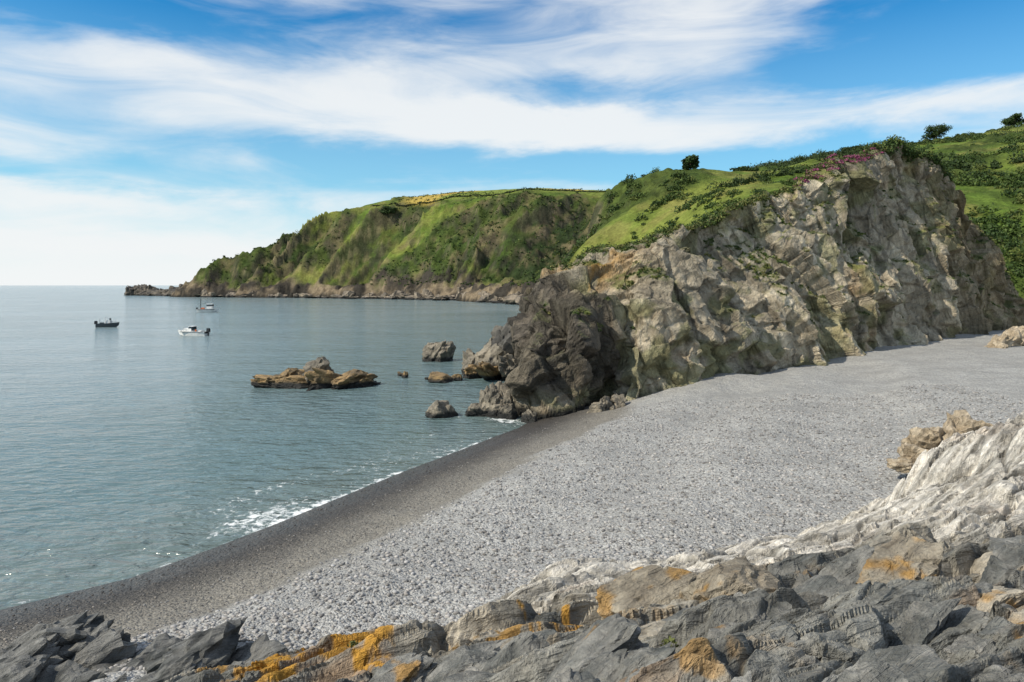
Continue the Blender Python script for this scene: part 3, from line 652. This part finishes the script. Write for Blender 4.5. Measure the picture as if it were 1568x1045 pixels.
# ------------------------------------------------------------------ world
w=bpy.data.worlds.new('World');scene.world=w;w.use_nodes=True;nt=w.node_tree
bg=nt.nodes['Background']
try: w.cycles.sampling_method='MANUAL';w.cycles.sample_map_resolution=256
except Exception: pass
sky=nd(nt,'ShaderNodeTexSky');sky.sky_type='NISHITA';sky.sun_disc=False
EL,AZ=math.radians(42),math.radians(-116)
sky.sun_elevation=EL;sky.sun_rotation=AZ%(2*math.pi);sky.air_density=1.;sky.dust_density=.4;sky.ozone_density=2.
tc=nd(nt,'ShaderNodeTexCoord').outputs['Generated']
sx=nd(nt,'ShaderNodeSeparateXYZ');nt.links.new(tc,sx.inputs[0]);DX,DY,DZ=sx.outputs
az=mth(nt,'ARCTAN2',DX,DY);hr=mth(nt,'SQRT',mth(nt,'ADD',mth(nt,'MULTIPLY',DX,DX),mth(nt,'MULTIPLY',DY,DY)))
el=mth(nt,'DIVIDE',DZ,mth(nt,'MAXIMUM',hr,.05))
cb=nd(nt,'ShaderNodeCombineXYZ');nt.links.new(mth(nt,'MULTIPLY',az,2.),cb.inputs[0]);nt.links.new(mth(nt,'MULTIPLY',el,6.),cb.inputs[1]);cv=cb.outputs[0]
wn=mth(nt,'SUBTRACT',noise(nt,cv,1.5,5,.55,.3),.5);cbb=nd(nt,'ShaderNodeVectorMath',operation='ADD');nt.links.new(cv,cbb.inputs[0]);cbb.inputs[1].default_value=(7,3,2)
wn2=mth(nt,'SUBTRACT',noise(nt,cbb.outputs[0],1.9,6,.6,.3),.5)
azw=mth(nt,'ADD',az,mth(nt,'MULTIPLY',wn,.35));elw=mth(nt,'ADD',el,mth(nt,'MULTIPLY',wn2,.10))
den=None
for (a,e_,sa,se,amp) in [(.62,.31,.15,.05,-1.25),(.42,.30,.08,.02,-.5),(-.60,.335,.16,.035,-.9),(-.3,.37,.25,.025,-.45),(.12,.285,.17,.015,-.65),(-.25,.185,.2,.020,-.65),(.1,.166,.22,.018,-.8),(.36,.176,.14,.018,-.55),(.55,.20,.1,.016,-.45),(-.3,.15,.3,.015,-.2),
      (-.42,.28,.28,.05,.4),(-.05,.225,.13,.045,.6),(.3,.25,.32,.045,.5),(.6,.225,.12,.020,.6),(-.58,.105,.16,.012,.5),(-.55,.06,.22,.014,.5),(-.62,.14,.2,.012,-.35),(.25,.37,.16,.04,.35)]:
    u=mth(nt,'DIVIDE',mth(nt,'SUBTRACT',azw,a),sa);v_=mth(nt,'DIVIDE',mth(nt,'SUBTRACT',elw,e_),se)
    q=mth(nt,'ADD',mth(nt,'MULTIPLY',u,u),mth(nt,'MULTIPLY',v_,v_))
    t_=mth(nt,'MULTIPLY',mth(nt,'EXPONENT',mth(nt,'MULTIPLY',q,-.6)),amp)
    den=t_ if den is None else mth(nt,'ADD',den,t_)
mp=nd(nt,'ShaderNodeMapping');mp.inputs['Rotation'].default_value=(0,0,math.radians(-14));mp.inputs['Scale'].default_value=(1.,1.45,1);nt.links.new(cv,mp.inputs[0])
st=noise(nt,mp.outputs[0],1.9,8,.56,.8)
st2=noise(nt,cv,1.1,6,.5,.4)
den=mth(nt,'ADD',mth(nt,'ADD',den,mth(nt,'MULTIPLY',mth(nt,'SUBTRACT',st,.5),1.6)),mth(nt,'MULTIPLY',mth(nt,'SUBTRACT',st2,.5),.9))
mask=mapr(nt,mth(nt,'ADD',den,.45),-.15,1.05,0,.92)
hs=nd(nt,'ShaderNodeHueSaturation');hs.inputs['Saturation'].default_value=1.4;hs.inputs['Value'].default_value=1.25;nt.links.new(sky.outputs[0],hs.inputs['Color'])
skc=mix(nt,1.,hs.outputs[0],(.4,1.12,1.18),'MULTIPLY')
hz_=mapr(nt,el,-.02,.38,.82,0.,False)
skc=mix(nt,hz_,skc,(4.9,7.6,9.1))
lh=mth(nt,'MULTIPLY',mapr(nt,el,.0,.12,.9,0.),mapr(nt,az,.2,-.3,.25,1.))
skc=mix(nt,lh,skc,(9.4,9.5,9.4))
colr=mix(nt,mask,skc,(9.0,9.2,9.25))
nt.links.new(colr,bg.inputs[0]);bg.inputs[1].default_value=.1
s=Vector((math.sin(AZ)*math.cos(EL),math.cos(AZ)*math.cos(EL),math.sin(EL)))
ld=bpy.data.lights.new('sun','SUN');ld.energy=5.0;ld.angle=math.radians(.5);ld.color=(1,.91,.76)
lo=bpy.data.objects.new('sun',ld);lo.rotation_euler=s.to_track_quat('Z','Y').to_euler();scene.collection.objects.link(lo)
scene.view_settings.view_transform='Standard';scene.view_settings.look='None';scene.view_settings.exposure=0
cd=bpy.data.cameras.new('camera');cd.lens=24;cd.sensor_width=36;cd.shift_y=-.0545;cd.clip_end=60000;cd.clip_start=.1
co=bpy.data.objects.new('camera',cd);co.location=(0,0,EYE);co.rotation_euler=(math.pi/2,0,0);scene.collection.objects.link(co);scene.camera=co
print('done',VC)
